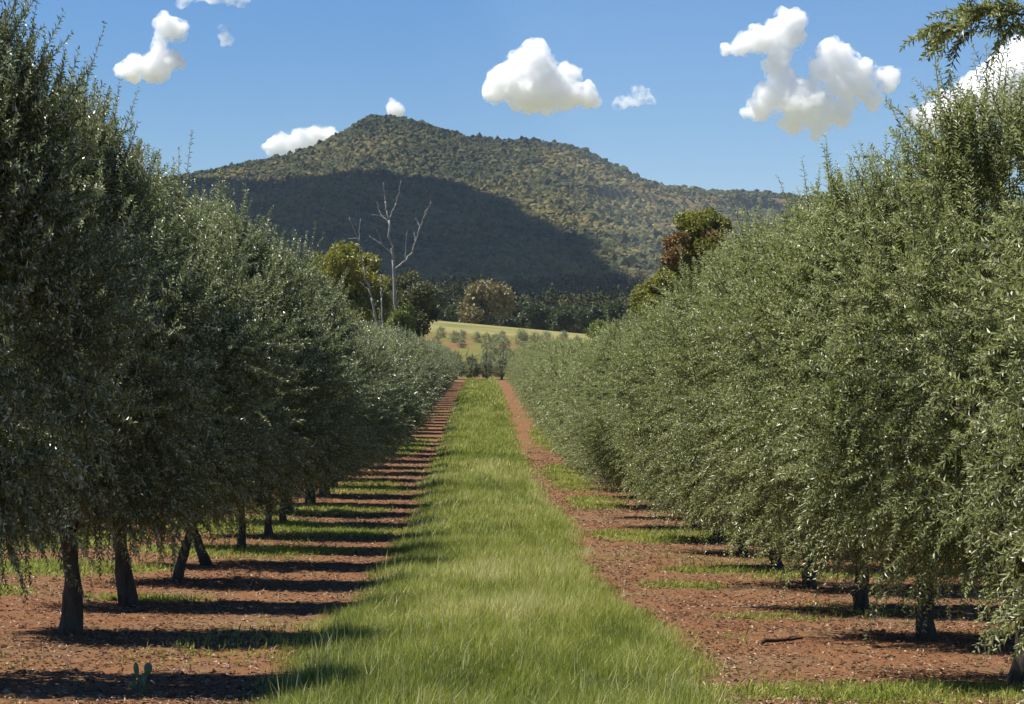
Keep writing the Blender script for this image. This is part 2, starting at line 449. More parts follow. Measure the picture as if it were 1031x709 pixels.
    V = Q[:, :, None] + rad[None, :, None, None] * (a[:, None, None] * ring[None, None, :, 0:1] + b2[:, None, None] * ring[None, None, :, 1:2])
    idx = []
    for j in range(3):
        for c_ in range(3):
            p = j * 3 + c_; p2 = j * 3 + (c_ + 1) % 3
            idx += [(p, p2, p2 + 3), (p, p2 + 3, p + 3)]
    T = (np.arange(nsh)[:, None, None] * 12 + np.array(idx)[None]).reshape(-1, 3)
    tw.add(V.reshape(-1, 3), T, .5)
    if na: tube(tw, np.array(arms, float), np.linspace(.014, .004, len(arms)), 6)
    return leaf, tw.mesh(name + '_twigs', M_bark), C

def trunk_mesh(name, seed, C, lean=(0, 0), H=5.0, r0=.105, fork=.95, nl=4, reach=1.0, sides=9):
    r = np.random.default_rng(seed); acc = Acc()
    lx, ly = lean
    t = np.linspace(0, 1, 9)
    bx, by = r.uniform(-.05, .05, 2)
    t = np.linspace(0, 1, 13)
    pts = np.stack([lx * (t**1.3) + bx * np.sin(t * 3.14), ly * t + by * np.sin(t * 3.14), -.08 + t * (fork + .08)], 1)
    rad = r0 * (1 - .22 * t) * (1 + .55 * np.exp(-((t * (fork + .08)) / .13)**1.0))
    rad[-1] *= .8
    tube(acc, pts, rad, sides + 4, bump=.38, seed=seed)
    top = pts[-2]
    for i in range(nl):
        a = i * 2 * math.pi / nl + r.uniform(-.4, .4)
        e = np.array([math.cos(a) * r.uniform(.3, .6) * reach, math.sin(a) * .35 * reach, H * r.uniform(.45, .62)])
        ctrl = top + np.array([math.cos(a) * .35, math.sin(a) * .25, .7])
        tt = np.linspace(0, 1, 8)[:, None]
        c = (1 - tt)**2 * top + 2 * tt * (1 - tt) * ctrl + tt**2 * e
        c += r.normal(0, .035, c.shape) * tt
        tube(acc, c, r0 * .5 * (1 - tt[:, 0]) + .012, 6, bump=.15, seed=seed + i)
        for j in range(4):
            s = r.integers(2, 7); p = c[s]
            q = C[r.integers(0, len(C))]
            q = p + (q - p) * min(1, .7 / (np.linalg.norm(q - p) + 1e-6))
            mm = (p + q) / 2 + r.normal(0, .08, 3)
            u = np.linspace(0, 1, 5)[:, None]
            cc = (1 - u)**2 * p + 2 * u * (1 - u) * mm + u**2 * q
            tube(acc, cc, r0 * .26 * (1 - u[:, 0]) + .006, 5)
    return acc.mesh(name, M_bark, smooth=True)

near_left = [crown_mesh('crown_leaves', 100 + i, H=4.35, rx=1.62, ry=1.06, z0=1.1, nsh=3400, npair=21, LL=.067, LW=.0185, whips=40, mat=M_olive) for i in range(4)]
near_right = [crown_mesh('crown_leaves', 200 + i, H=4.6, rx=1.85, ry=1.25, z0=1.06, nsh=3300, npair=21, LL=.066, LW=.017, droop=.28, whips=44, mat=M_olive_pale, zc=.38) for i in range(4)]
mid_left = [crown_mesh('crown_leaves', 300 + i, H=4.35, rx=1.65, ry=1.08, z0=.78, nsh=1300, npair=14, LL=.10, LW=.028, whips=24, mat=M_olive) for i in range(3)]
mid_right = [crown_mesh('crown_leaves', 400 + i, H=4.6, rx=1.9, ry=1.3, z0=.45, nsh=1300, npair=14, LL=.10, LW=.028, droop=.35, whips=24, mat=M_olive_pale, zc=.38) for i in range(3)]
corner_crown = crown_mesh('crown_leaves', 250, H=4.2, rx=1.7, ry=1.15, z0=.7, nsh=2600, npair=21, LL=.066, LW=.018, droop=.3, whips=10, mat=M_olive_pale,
                          arms=[(-.4, 0, 3.9), (-1.1, .05, 4.45), (-1.5, .05, 4.52), (-1.85, 0, 4.36)])
far_trunks = [trunk_mesh('trunk', 900 + i, near_left[0][2], lean=(random.uniform(-.12, .12), 0), r0=.10, sides=7) for i in range(3)]

ORD = ['nearest', 'second nearest', 'third nearest', 'fourth nearest', 'fifth nearest', 'sixth nearest', 'seventh nearest', 'eighth nearest',
       'ninth nearest', 'tenth nearest', 'eleventh nearest', 'twelfth nearest']
def olive(X, D, crown, trunk, s, sz, rz, label, group, flip=1):
    z = float(ground(X, D))
    o = thing('olive_tree', label, 'olive tree', (X, D, z), 0, group)
    t = link('trunk', trunk, o)
    c = link('crown', crown[0], o); c.scale = (s * flip, s, sz); c.rotation_euler = (0, 0, rz)
    w = link('twigs', crown[1], c)
    return o

LEFT = [  # D, X, lean, scale across, scale up, label
 (18.3, -4.0, (-.1, 0), .78, 1.10, 'big dark olive tree filling the left edge, its trunk out of frame'),
 (22.3, -3.70, (-.03, 0), .79, .99, 'dark olive tree with the stoutest straight trunk on the red soil at lower left'),
 (26.3, -3.72, (-.10, 0), .88, .96, 'olive tree on a flared thick trunk just right of the stoutest left trunk'),
 (30.3, -3.72, (.30, 0), .95, .94, 'olive tree on a slim trunk leaning right, crossing the trunk behind it, left row'),
 (34.3, -3.76, (-.36, 0), 1.0, 1.03, 'olive tree on a trunk curving up to the left behind the slim leaning one'),
 (38.3, -3.70, (-.06, 0), 1.0, .93, 'olive tree on a straight upright trunk beside the green weeds, left row'),
 (42.3, -3.62, (.03, 0), 1.0, 1.02, 'olive tree on a thin dark trunk, seventh trunk along the left row'),
 (46.3, -3.70, (.08, 0), 1.02, .98, 'olive tree on the last trunk seen under the left row'),
]
LG = 'olive trees in the left row'; RG = 'olive trees in the right row'
for i, (D, X, lean, s, sz, lab) in enumerate(LEFT):
    cr = near_left[i % 4]
    tk = trunk_mesh('trunk', 500 + i, cr[2], lean=lean, r0=(.09, .09, .085, .062)[min(i, 3)])
    olive(X, D, cr, tk, s, sz, (0, math.pi)[(i // 4) % 2] + (.15, -.1, .2, 0)[i % 4], lab, LG, flip=1 if i % 3 else -1)
D = 50.3; i = 0
while D < 227:
    if D < 60: cr = near_left[(i + 1) % 4]
    else: cr = mid_left[i % 3]
    olive(-3.7 + random.uniform(-.2, .2), D + random.uniform(-.45, .45), cr, far_trunks[i % 3], random.uniform(.94, 1.06) * (1 - .08 * sstep(60, 226, D)), random.uniform(.92, 1.04) * (.91 - .20 * sstep(50, 210, D)) * (1.04 if D < 58 else 1), random.choice((0, math.pi)) + random.uniform(-.3, .3),
          'distant olive tree merged with neighbours into the grey green hedge of the left row' if D > 60 else
          ('olive tree just beyond the last trunk seen under the left row' if i == 0 else ('second olive tree beyond the last trunk seen under the left row' if i == 1 else 'third olive tree beyond the last trunk seen under the left row')),
          LG, flip=random.choice((1, -1)))
    D += 4; i += 1
RIGHT = [
 (15.0, 4.50, (.1, 0), .93, 1.0, 'olive tree reaching one long arching leafy branch into the upper right corner'),
 (19.0, 4.14, (0, 0), .90, .93, 'olive tree on the thick trunk cut by the right edge of the photo'),
 (23.0, 4.14, (.02, 0), .96, .90, 'pale green olive tree with low branches touching its short dark trunk near the right edge'),
 (27.0, 4.16, (0, 0), 1.0, .92, 'olive tree on a flared stump like trunk standing in a dark pool of shadow'),
 (31.0, 4.10, (.02, 0), 1.0, .96, 'olive tree with hanging skirt nearly hiding its squat trunk behind the pale stick'),
 (35.0, 4.22, (-.42, 0), .98, .97, 'olive tree on a thin trunk leaning strongly left, right row'),
 (39.0, 4.10, (-.03, 0), 1.0, .93, 'olive tree on a straight pale trunk left of the leaning one, right row'),
 (43.0, 4.10, (0, 0), 1.0, .88, 'olive tree with its trunk mostly hidden by hanging branches behind the straight pale trunk'),
 (47.0, 4.04, (.03, 0), 1.0, .85, 'olive tree on the last small dark trunk base seen beneath the right row'),
]
for i, (D, X, lean, s, sz, lab) in enumerate(RIGHT):
    cr = near_right[(i + 2) % 4] if i else corner_crown
    tk = trunk_mesh('trunk', 600 + i, cr[2], lean=lean, r0=.085 if i < 5 else .075)
    olive(X, D, cr, tk, s, sz, (0, math.pi)[(i // 4) % 2] + (0, .1, -.15, .2)[i % 4], lab, RG, flip=1 if (i % 3 or i == 0) else -1)
D = 51.0; i = 0
while D < 227:
    if D < 60: cr = near_right[(i + 2) % 4]
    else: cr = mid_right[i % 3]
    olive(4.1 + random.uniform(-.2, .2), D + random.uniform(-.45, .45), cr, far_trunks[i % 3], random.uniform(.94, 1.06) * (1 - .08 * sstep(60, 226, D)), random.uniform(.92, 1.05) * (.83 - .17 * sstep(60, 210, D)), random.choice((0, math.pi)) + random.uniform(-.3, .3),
          'distant olive tree merged with neighbours into the grey green hedge of the right row' if D > 60 else
          ('olive tree just beyond the last small trunk base of the right row' if i == 0 else ('second olive tree beyond the last small trunk base of the right row' if i == 1 else 'third olive tree beyond the last small trunk base of the right row')),
          RG, flip=random.choice((1, -1)))
    D += 4; i += 1
# row across the end of the lane
cross = [(-3.9, 234), (-2.4, 234.6), (-1.0, 234), (.5, 234.5), (1.9, 234), (3.4, 234.6)]
clab = ['leftmost', 'second from left', 'third from left', 'fourth from left', 'fifth from left', 'rightmost']
for i, (X, D) in enumerate(cross):
    olive(X, D, mid_left[i % 3], far_trunks[i % 3], .74, .40 + .04 * (i % 3), math.pi / 2 + random.uniform(-.3, .3),
          clab[i] + ' olive tree of the short row closing the end of the lane', 'olive trees across the end of the lane')

# young orchard on the slope
young = [crown_mesh('bush_leaves', 700 + i, H=2.0, rx=.95, ry=.95, z0=.15, nsh=260, npair=10, LL=.13, LW=.045, whips=0, mat=M_olive) for i in range(2)]
ytr = trunk_mesh('young_trunk', 777, young[0][2], H=1.4, r0=.05, fork=.35, nl=3, reach=.5, sides=6)
rows_y = [249, 256, 264, 272, 281, 291, 302, 313]
rown = ['nearest', 'second', 'third', 'fourth', 'fifth', 'sixth', 'seventh', 'eighth', 'ninth', 'tenth', 'topmost']
for j, D in enumerate(rows_y):
    for X in np.arange(-7.5 - .02 * (D - 249), 7.6 + .055 * (D - 249), 2.6):
        if random.random() < .22: continue
        x = X + random.uniform(-.5, .5) + (.95 if j % 2 else 0); y = D + random.uniform(-1, 1)
        s = random.uniform(.5, .85)
        c = young[random.randint(0, 1)]
        o = thing('olive_bush', 'small round young olive bush in the ' + rown[j] + ' row up the slope beyond the lane', 'olive bush', (x, y, ground(x, y)), 0, 'young olive bushes on the slope')
        o.scale = (s, s, s * random.uniform(.8, 1.1))
        link('trunk', ytr, o); cc = link('crown', c[0], o); cc.rotation_euler = (0, 0, random.uniform(0, 6))

# ------------------------------------------------------------------ other trees
def clump_crown(name, blobs, seed, n, size, mat, tint0=.5, tv=.15, aspect=.55):
    """leafy clumps: blobs (x,y,z,r) with leaves spread in the outer part"""
    r = np.random.default_rng(seed); bl = np.array(blobs, float)
    k = r.choice(len(bl), n, p=bl[:, 3]**2 / (bl[:, 3]**2).sum())
    dr = norm(r.normal(0, 1, (n, 3)))
    R = bl[k, 3] * (1 + .28 * vnoise(dr[:, 0] * 2.2 + k, dr[:, 1] * 2.2, dr[:, 2] * 2.2, seed)) * r.random(n)**.3
    P = bl[k, :3] + dr * R[:, None] * np.array([1, 1, .85])
    d = norm(r.normal(0, 1, (n, 3)) + dr * .6 - np.array([0, 0, .3]))
    nn = norm(r.normal(0, .6, (n, 3)) + dr)
    L = size * r.uniform(.6, 1.4, n)
    V, T = leaf_arrays(P, d, nn, L, L * aspect * r.uniform(.7, 1.2, n))
    bt = r.normal(0, tv * .7, len(bl))
    tint = np.clip(tint0 + bt[k] + r.normal(0, tv, n), 0, 1)
    acc = Acc(); acc.add(V, T, np.repeat(tint, 4))
    return acc.mesh(name, mat)

def branchy(name, base, ends, r0, mat, seed, wob=.15, sides=7):
    r = np.random.default_rng(seed); acc = Acc()
    for (p, q, ra, rb) in ends:
        p = np.array(p, float); q = np.array(q, float); n = 9
        t = np.linspace(0, 1, n)[:, None]
        L = np.linalg.norm(q - p)
        c = p + (q - p) * t + r.normal(0, wob * .12 * L / 3, (n, 3)) * np.sin(t * np.pi)
        tube(acc, c, ra * (1 - t[:, 0]) + rb * t[:, 0], sides, bump=.1, seed=seed)
    return acc.mesh(name, mat, smooth=True)

def big_tree(kind, label, cat, X, D, blobs, seed, n, size, mat, trunk_r, fork_z, barkmat=M_bark, tint0=.5, group=None, extra=None, tv=.15):
    z = float(ground(X, D))
    o = thing(kind, label, cat, (X, D, z), 0, group)
    B = [(b[0] - X, b[1] - D, b[2] - z, b[3]) for b in blobs]
    link('crown', clump_crown('crown', B, seed, n, size, mat, tint0, tv), o)
    ends = [((0, 0, -.3), (0, 0, fork_z), trunk_r, trunk_r * .7)]
    for b in B: ends.append(((0, 0, fork_z - .2), (b[0], b[1], b[2]), trunk_r * .55, trunk_r * .12))
    link('trunk', branchy('trunk', None, ends, trunk_r, barkmat, seed), o)
    return o, B

def pxblobs(D, lst, depth=1.5, seed=0):
    r = random.Random(seed); out = []
    for (px, py, rr) in lst:
        w = W(px, py, D); out.append((w[0], w[1] + r.uniform(-depth, depth), w[2], rr / F * D))
    return out

# yellow green tree behind the left row
D = 165
bl = pxblobs(D, [(345, 262, 17), (325, 268, 15), (366, 266, 16), (312, 285, 17), (340, 285, 24), (370, 290, 20), (310, 305, 20), (335, 315, 26), (368, 318, 22),
                 (300, 330, 18), (352, 252, 10), (382, 305, 12), (350, 345, 30), (318, 350, 24)], 2.0, 1)
big_tree('broadleaf_tree', 'rounded yellow green tree rising behind the left olive row beside the dead trees', 'tree', W(342, 0, D)[0], D, bl, 11, 26000, .26, M_yellowgreen, .3, 3.5)
# greenish companion behind
D = 190
bl = pxblobs(D, [(395, 290, 14), (412, 284, 13), (426, 297, 14), (405, 308, 16), (430, 312, 13), (392, 318, 16), (418, 326, 16), (400, 340, 18)], 2.0, 2)
big_tree('broadleaf_tree', 'dull olive brown tree behind the tall bare dead tree', 'tree', W(410, 0, D)[0], D, bl, 12, 13000, .24, M_eucalypt, .25, 4, tint0=.6)
# bright shrub at foot of dead tree
D = 150
bl = pxblobs(D, [(404, 318, 9), (410, 312, 7), (398, 326, 9), (411, 326, 8), (404, 338, 11), (404, 350, 13)], .5, 3)
big_tree('shrub', 'small bright green shrub tree at the foot of the tall dead tree', 'shrub', W(404, 0, D)[0], D, bl, 13, 6000, .16, M_bright, .1, 1.5)
# bright bush by the right row
D = 170
bl = pxblobs(D, [(605, 330, 9), (598, 335, 7), (613, 334, 8), (605, 345, 11)], .5, 4)
big_tree('shrub', 'small bright green bush showing above the far right olive row', 'shrub', W(605, 0, D)[0], D, bl, 14, 5000, .16, M_bright, .1, 1.5)
# rust and green tree behind right row
D = 118
bl_g = pxblobs(D, [(703, 226, 15), (715, 219, 11), (692, 222, 11), (700, 245, 16), (728, 226, 9), (655, 295, 15), (668, 285, 13), (645, 300, 10), (675, 300, 20), (690, 280, 20),
                   (700, 262, 18), (660, 312, 18), (715, 250, 18), (690, 310, 25), (645, 312, 10), (684, 262, 10)], 1.2, 5)
o, B = big_tree('casuarina_tree', 'tall ragged green tree with rusty brown clumps behind the right olive row', 'tree', W(690, 0, D)[0], D, bl_g, 15, 24000, .17, M_yellowgreen, .22, 3.5, tint0=.42)
bl_b = pxblobs(D, [(722, 234, 10), (731, 228, 7), (678, 246, 10), (674, 262, 9), (680, 256, 8), (672, 276, 9), (686, 240, 8), (664, 286, 8), (716, 240, 9), (652, 304, 6)], 1.0, 6)
z = o.location.z
link('rusty_foliage', clump_crown('rusty_foliage', [(b[0] - o.location.x, b[1] - D, b[2] - z, b[3]) for b in bl_b], 16, 8000, .15, M_brown, .45), o)

# dead trees
def dead(label, D, segs, foot, group='bare dead trees'):
    fx = W(foot[0], foot[1], D)[0]; z = float(ground(fx, D))
    o = thing('dead_tree', label, 'dead tree', (fx, D, z), 0, group)
    rr = random.Random(int(foot[0])); acc = Acc(); ends = []
    depth = {}
    for (x0, y0, x1, y1, w0, w1) in segs:
        k0 = (x0, y0); k1 = (x1, y1)
        if k0 not in depth: depth[k0] = 0.0
        depth[k1] = depth[k0] + rr.uniform(-.4, .4)
        p = W(x0, y0, D); q = W(x1, y1, D)
        p = (p[0] - fx, depth[k0], p[2] - z); q = (q[0] - fx, depth[k1], q[2] - z)
        ends.append((p, q, w0 * .72 / F * D / 2, w1 * .75 / F * D / 2))
    main = ends[:1]
    gz = (0.0, 0.0, -.2)
    main = [(gz, ends[0][0], ends[0][2] * 1.35, ends[0][2])] + main
    link('trunk', branchy('trunk', None, main, 0, M_deadwood, 3, .15), o)
    link('branches', branchy('branches', None, ends[1:], 0, M_deadwood, 5, .8, 5), o)
    return o
dead('tall bare dead tree with a forked pale trunk and wide branches', 150,
     [(400, 330, 396, 262, 5, 4), (396, 262, 392, 222, 4, 3), (392, 222, 388, 203, 3, 2), (388, 203, 386, 184, 2, .8), (392, 222, 399, 205, 2.6, 1.8), (399, 205, 404, 182, 1.8, .8),
      (392, 226, 383, 215, 1.6, 1), (383, 215, 379, 203, 1.2, .6), (388, 218, 373, 216, 1.2, .6),
      (398, 271, 415, 254, 3, 2.4), (415, 254, 423, 228, 2.4, 1.6), (423, 228, 434, 203, 1.8, .9), (418, 244, 417, 233, 1.2, .5), (423, 228, 418, 219, 1.1, .5), (408, 262, 409, 236, 1.4, .6), (409, 236, 410, 232, .8, .4),
      (395, 256, 385, 247, 1.8, 1.2), (385, 247, 380, 232, 1.4, .8), (385, 247, 372, 238, 1.1, .6), (380, 232, 372, 228, .8, .5), (427, 220, 430, 212, .8, .4), (434, 203, 433, 196, .8, .4)], (400, 372))
dead('slender bare dead tree left of the tall forked one', 148,
     [(382, 334, 374, 300, 4, 3), (374, 300, 366, 268, 3, 2.4), (366, 268, 362, 246, 2.4, 1.8), (362, 246, 352, 219, 1.8, .8), (362, 246, 363, 220, 1.6, .7), (360, 240, 350, 240, 1, .5),
      (350, 240, 347, 236, .8, .4), (368, 276, 376, 262, 1.2, .6), (372, 292, 362, 284, 1, .5)], (383, 375))
dead('short thin grey snag between the two dead trees', 149,
     [(386, 332, 384, 300, 2.6, 2), (384, 300, 383, 276, 2, 1), (384, 300, 388, 290, 1, .5)], (386, 375))

# trees along the foot of the hill, beyond the golden field
r = random.Random(5)
def belt(px, ytop, ybot, wpx, D, kind, seed):
    lst = []
    hh = (ybot - ytop)
    nb = 9
    for q in range(nb):
        a = r.uniform(0, 6.28); t = r.uniform(0, 1)
        lst.append((px + math.cos(a) * wpx * .34 * (1 - .3 * t), ybot - hh * (.22 + .62 * t), wpx * r.uniform(.16, .26)))
    return pxblobs(D, lst, 2.5, seed)
for (px, yt, yb, w, D, lab, mat, t0) in [
    (490, 282, 330, 54, 455, 'spreading eucalypt with a tan sunlit crown at the edge of the golden field', M_tan, .62),
    (428, 287, 326, 34, 470, 'small dull green eucalypt at the left end of the golden field', M_eucalypt, .5),
    (462, 300, 330, 30, 485, 'dark low eucalypt just left of the tan crowned one', M_eucalypt, .25),
    (519, 306, 334, 32, 480, 'dark low eucalypt just right of the tan crowned one', M_eucalypt, .25),
    (545, 310, 337, 34, 475, 'dark bushy eucalypt behind the middle of the golden field edge', M_eucalypt, .15),
    (572, 309, 340, 34, 470, 'dark bushy eucalypt behind the right part of the golden field edge', M_eucalypt, .2),
    (597, 305, 342, 36, 465, 'dark eucalypt at the right end of the golden field edge', M_eucalypt, .2),
    (628, 298, 342, 40, 460, 'dark eucalypt showing beside the rusty tree above the right row', M_eucalypt, .25)]:
    bl = belt(px, yt, yb, w, D, 0, int(px))
    big_tree('eucalyptus_tree', lab, 'tree', W(px, 0, D)[0], D, bl, int(px), 3600, .75, mat, .35, 3.0, tint0=t0, group='eucalypts along the far field edge', tv=.12)

# ------------------------------------------------------------------ mountain
SIL = np.array([(-700, 230), (-300, 205), (0, 188), (150, 177), (200, 170), (250, 159), (290, 152), (320, 141), (345, 129), (362, 117), (376, 112), (392, 112), (412, 115), (430, 121), (450, 127), (475, 134),
                (500, 136), (540, 137), (566, 140), (585, 145), (605, 154), (630, 167), (650, 176), (665, 181), (690, 184), (720, 187), (760, 188), (800, 192), (900, 200), (1100, 215), (1500, 250), (2000, 300)], float)
YR, YB = 3000.0, 1150.0
def Hridge(X):
    px = X / YR * F + VX
    return (VY - np.interp(px, SIL[:, 0], SIL[:, 1])) / F * YR
def hill(x, y):
    Hx = Hridge(x) - 6
    t = np.clip((y - YB) / (YR - YB), 0, 1)
    f = .60 * t**1.15 + .40 * t**3
    amp = np.sin(np.pi * np.clip(t, 0, 1))**.7
    rav = fbm(x / 260 + .35 * fbm(x / 300, y / 300, seed=72), y / 700, seed=71, oct=4)
    z = 12 + (Hx - 12) * f + amp * (34 * rav + 8 * fbm(x / 70, y / 90, seed=74))
    # escarpment: on the right a cliff line just below the crest
    zc = (VY - 197) / F * 2880 + 9 * fbm(x / 70, x * 0, seed=75)
    k = sstep(60, 170, x) * (1 - sstep(900, 1200, x)) * t**.5
    z = z - k * (11 + 8 * vnoise(x / 45, x * 0, seed=77)) * (1 - sstep(-1.3, .7, z - zc)) * sstep(-110, -5, z - zc)
    back = np.clip((y - YR) / 1500, 0, 1)
    z = np.where(y > YR, Hx * (1 - back**1.3) + 12 * back, z)
    return z + EYE - 2
xs = spaced([(-2200, -700, 60), (-700, 700, 8), (700, 2300, 60)])
ys = spaced([(YB, 1700, 22), (1700, 2700, 10), (2700, 3020, 3.5), (3020, 4500, 90)])
V, Q = grid_mesh(xs, ys, hill)
mh, nt, out = new_mat('hill_ground')
geo = nt.nodes.new('ShaderNodeNewGeometry'); pos = geo.outputs['Position']
n1 = noise_node(nt, .012, 5, .6, pos); n2 = noise_node(nt, .15, 4, .7, pos)
c = mix(ramp(nt, [(.35, (.065, .06, .024)), (.5, (.125, .10, .038)), (.68, (.19, .14, .055))], n1), ramp(nt, [(.3, (.045, .045, .02)), (.7, (.14, .115, .055))], n2), .4)
sp = nt.nodes.new('ShaderNodeSeparateXYZ'); nt.links.new(geo.outputs['Normal'], sp.inputs[0])
rock = ramp(nt, [(.55, (1, 1, 1)), (.72, (0, 0, 0))], sp.outputs[2])
c = mix(c, ramp(nt, [(.35, (.022, .02, .018)), (.7, (.085, .075, .062))], n2), rock)
b = nt.nodes.new('ShaderNodeBsdfPrincipled'); b.inputs['Roughness'].default_value = 1; b.inputs['Specular IOR Level'].default_value = 0
nt.links.new(c, b.inputs['Base Color']); nt.links.new(b.outputs[0], out.inputs[0])
mhm = make_mesh('mountain', V, Q, smooth=True, mats=[mh])
tag(link('mountain', mhm), kind='structure')

# forest on the mountain (reads as one mass)
def ico():
    p = (1 + 5**.5) / 2
    v = np.array([(-1, p, 0), (1, p, 0), (-1, -p, 0), (1, -p, 0), (0, -1, p), (0, 1, p), (0, -1, -p), (0, 1, -p), (p, 0, -1), (p, 0, 1), (-p, 0, -1), (-p, 0, 1)], float)
    v = v / np.linalg.norm(v[0])
    f = np.array([(0, 11, 5), (0, 5, 1), (0, 1, 7), (0, 7, 10), (0, 10, 11), (1, 5, 9), (5, 11, 4), (11, 10, 2), (10, 7, 6), (7, 1, 8), (3, 9, 4), (3, 4, 2), (3, 2, 6), (3, 6, 8), (3, 8, 9), (4, 9, 5), (2, 4, 11), (6, 2, 10), (8, 6, 7), (9, 8, 1)])
    return v, f
def ico2():
    v, f = ico(); v = list(map(tuple, v)); c = {}; nf = []
    def mid(a, b):
        k = (min(a, b), max(a, b))
        if k not in c:
            q = (np.array(v[a]) + np.array(v[b])); q /= np.linalg.norm(q); c[k] = len(v); v.append(tuple(q))
        return c[k]
    for (a, b_, c_) in f:
        x, y_, z_ = mid(a, b_), mid(b_, c_), mid(c_, a)
        nf += [(a, x, z_), (b_, y_, x), (c_, z_, y_), (x, y_, z_)]
    return np.array(v), np.array(nf)
iv, jf = ico2()
def forest(x, y, z, R, tint, seed, iv=iv, jf=jf):
    r = np.random.default_rng(seed); n = len(x)
    jit = 1 + .30 * r.normal(0, 1, (n, len(iv), 1)).clip(-1.5, 1.5)
    S = np.stack([R * r.uniform(.85, 1.2, n), R * r.uniform(.85, 1.2, n), R * r.uniform(.75, 1.2, n)], 1)
    V = np.stack([x, y, z], 1)[:, None] + iv[None] * S[:, None] * jit
    T = (np.arange(n)[:, None, None] * len(iv) + jf[None]).reshape(-1, 3)
    tt = (np.repeat(tint, len(iv)) + r.normal(0, .05, n * len(iv))).clip(0, 1)
    return V.reshape(-1, 3), T, tt
n = 240000
x = rng.uniform(-900, 700, n); y = YB + (YR + 25 - YB) * rng.random(n)**.62
px = x / y * F + VX
hz = hill(x, y)
e = 6.0
sl = (hill(x, y + e) - hill(x, y - e)) / (2 * e)
dn = fbm(x / 110, y / 160, seed=81, oct=4)
dens = .66 + 1.1 * dn + .5 * (1 - sstep(150, 200, hz)) + .35 * (y > 2960)
keep = (px > 120) & (px < 830) & (rng.random(n) < dens) & ((sl < .95) | (rng.random(n) < .45))
x, y, hz, dn, sl = x[keep], y[keep], hz[keep], dn[keep], sl[keep]
R = np.clip(1.95 * np.exp(rng.normal(0, .33, len(x))), 1.2, 5.5)
tint = np.clip(.50 - .5 * dn + rng.normal(0, .15, len(x)) + .35 * fbm(x / 45, y / 70, seed=83), 0, 1)
tint = np.where(y > 2955, tint * .6, tint)
acc = Acc(); acc.add(*forest(x, y, hz + R * .55, R, tint, 5, *ico()))
M_forest = leaf_mat('forest_foliage', [(0, (.028, .038, .016)), (.35, (.048, .052, .018)), (.65, (.105, .092, .029)), (1, (.175, .13, .046))], rough=.8, trans=0.0, spec=.1)
tag(link('mountain_forest', acc.mesh('mountain_forest', M_forest)), kind='stuff', label='eucalypt forest covering the mountain slopes')
# dark woodland at the hill foot
acc = Acc()
def leafy(n, y0, y1, cards, size):
    x = rng.uniform(-.5, .5, n); y = rng.uniform(y0, y1, n); x = x * y * .42
    z = ground(x, y); z = np.where(y > YB, np.maximum(z, hill(x, y)), z)
    R = rng.uniform(2.6, 5.0, n); h = R * rng.uniform(1.0, 1.5, n)
    t0 = np.clip(.25 + .35 * fbm(x / 40, y / 60, seed=85) + rng.normal(0, .13, n), 0, 1)
    dr = norm(rng.normal(0, 1, (n, cards, 3))) * (rng.random((n, cards, 1))**.3)
    lump = 1 + .35 * vnoise(dr[..., 0] * 2.5 + x[:, None], dr[..., 1] * 2.5, dr[..., 2] * 2.5, 3)
    P = np.stack([x, y, z + h], 1)[:, None] + dr * lump[..., None] * np.stack([R, R, h * .95], 1)[:, None]
    m = n * cards
    d = norm(rng.normal(0, 1, (m, 3))); nn = norm(rng.normal(0, 1, (m, 3)))
    L = size * rng.uniform(.6, 1.4, m)
    V, T = leaf_arrays(P.reshape(-1, 3), d, nn, L, L * .7)
    acc.add(V, T, np.repeat(np.clip(np.repeat(t0, cards) + rng.normal(0, .1, m), 0, 1), 4))
leafy(1000, 540, 760, 420, .95)
leafy(2600, 760, 1500, 110, 1.9)
tag(link('valley_woodland', acc.mesh('valley_woodland', M_forest)), kind='stuff', label='dark woodland on the flat at the foot of the mountain')

# ------------------------------------------------------------------ ground things
def stick(name, label, p0, p1, r0, mat, seed):
    D0, D1 = p0[2], p1[2]
    a = W(p0[0], p0[1], D0); b_ = W(p1[0], p1[1], D1)
    a[2] = ground(a[0], a[1]) + r0 * 1.6; b_[2] = ground(b_[0], b_[1]) + r0 * 1.6
    r = np.random.default_rng(seed); t = np.linspace(0, 1, 8)[:, None]
    c = a + (b_ - a) * t + r.normal(0, .012, (8, 3)) * np.array([1, 1, .5])
    acc = Acc(); tube(acc, c - a, r0 * (1 - .5 * t[:, 0]), 7, bump=.3, seed=seed)
    k = c[4] - a
    tube(acc, [k, k + [.06, .05, .02], k + [.13, .07, .03]], [r0 * .5, r0 * .35, r0 * .15], 5)
    o = link(name, acc.mesh(name, mat, True), None, a)
    tag(o, label, 'stick'); return o
stick('fallen_stick', 'pale dry stick lying on the red soil in front of the right row', (737, 612, 26.8), (783, 608, 27.2), .016, M_stick, 1)
stick('fallen_stick', 'dark curved stick lying on the red soil nearest the grass at lower right', (768, 651, 22.2), (808, 646, 22.7), .02, M_darkstick, 2)
stick('fallen_stick', 'thin pale stick on the weeds behind the squat right row trunk', (828, 586, 31.5), (864, 589, 31.2), .015, M_stick, 3)
stick('fallen_stick', 'thin dark twig lying left of the pale stick on the right soil', (726, 624, 25.3), (760, 622, 25.4), .01, M_darkstick, 4)

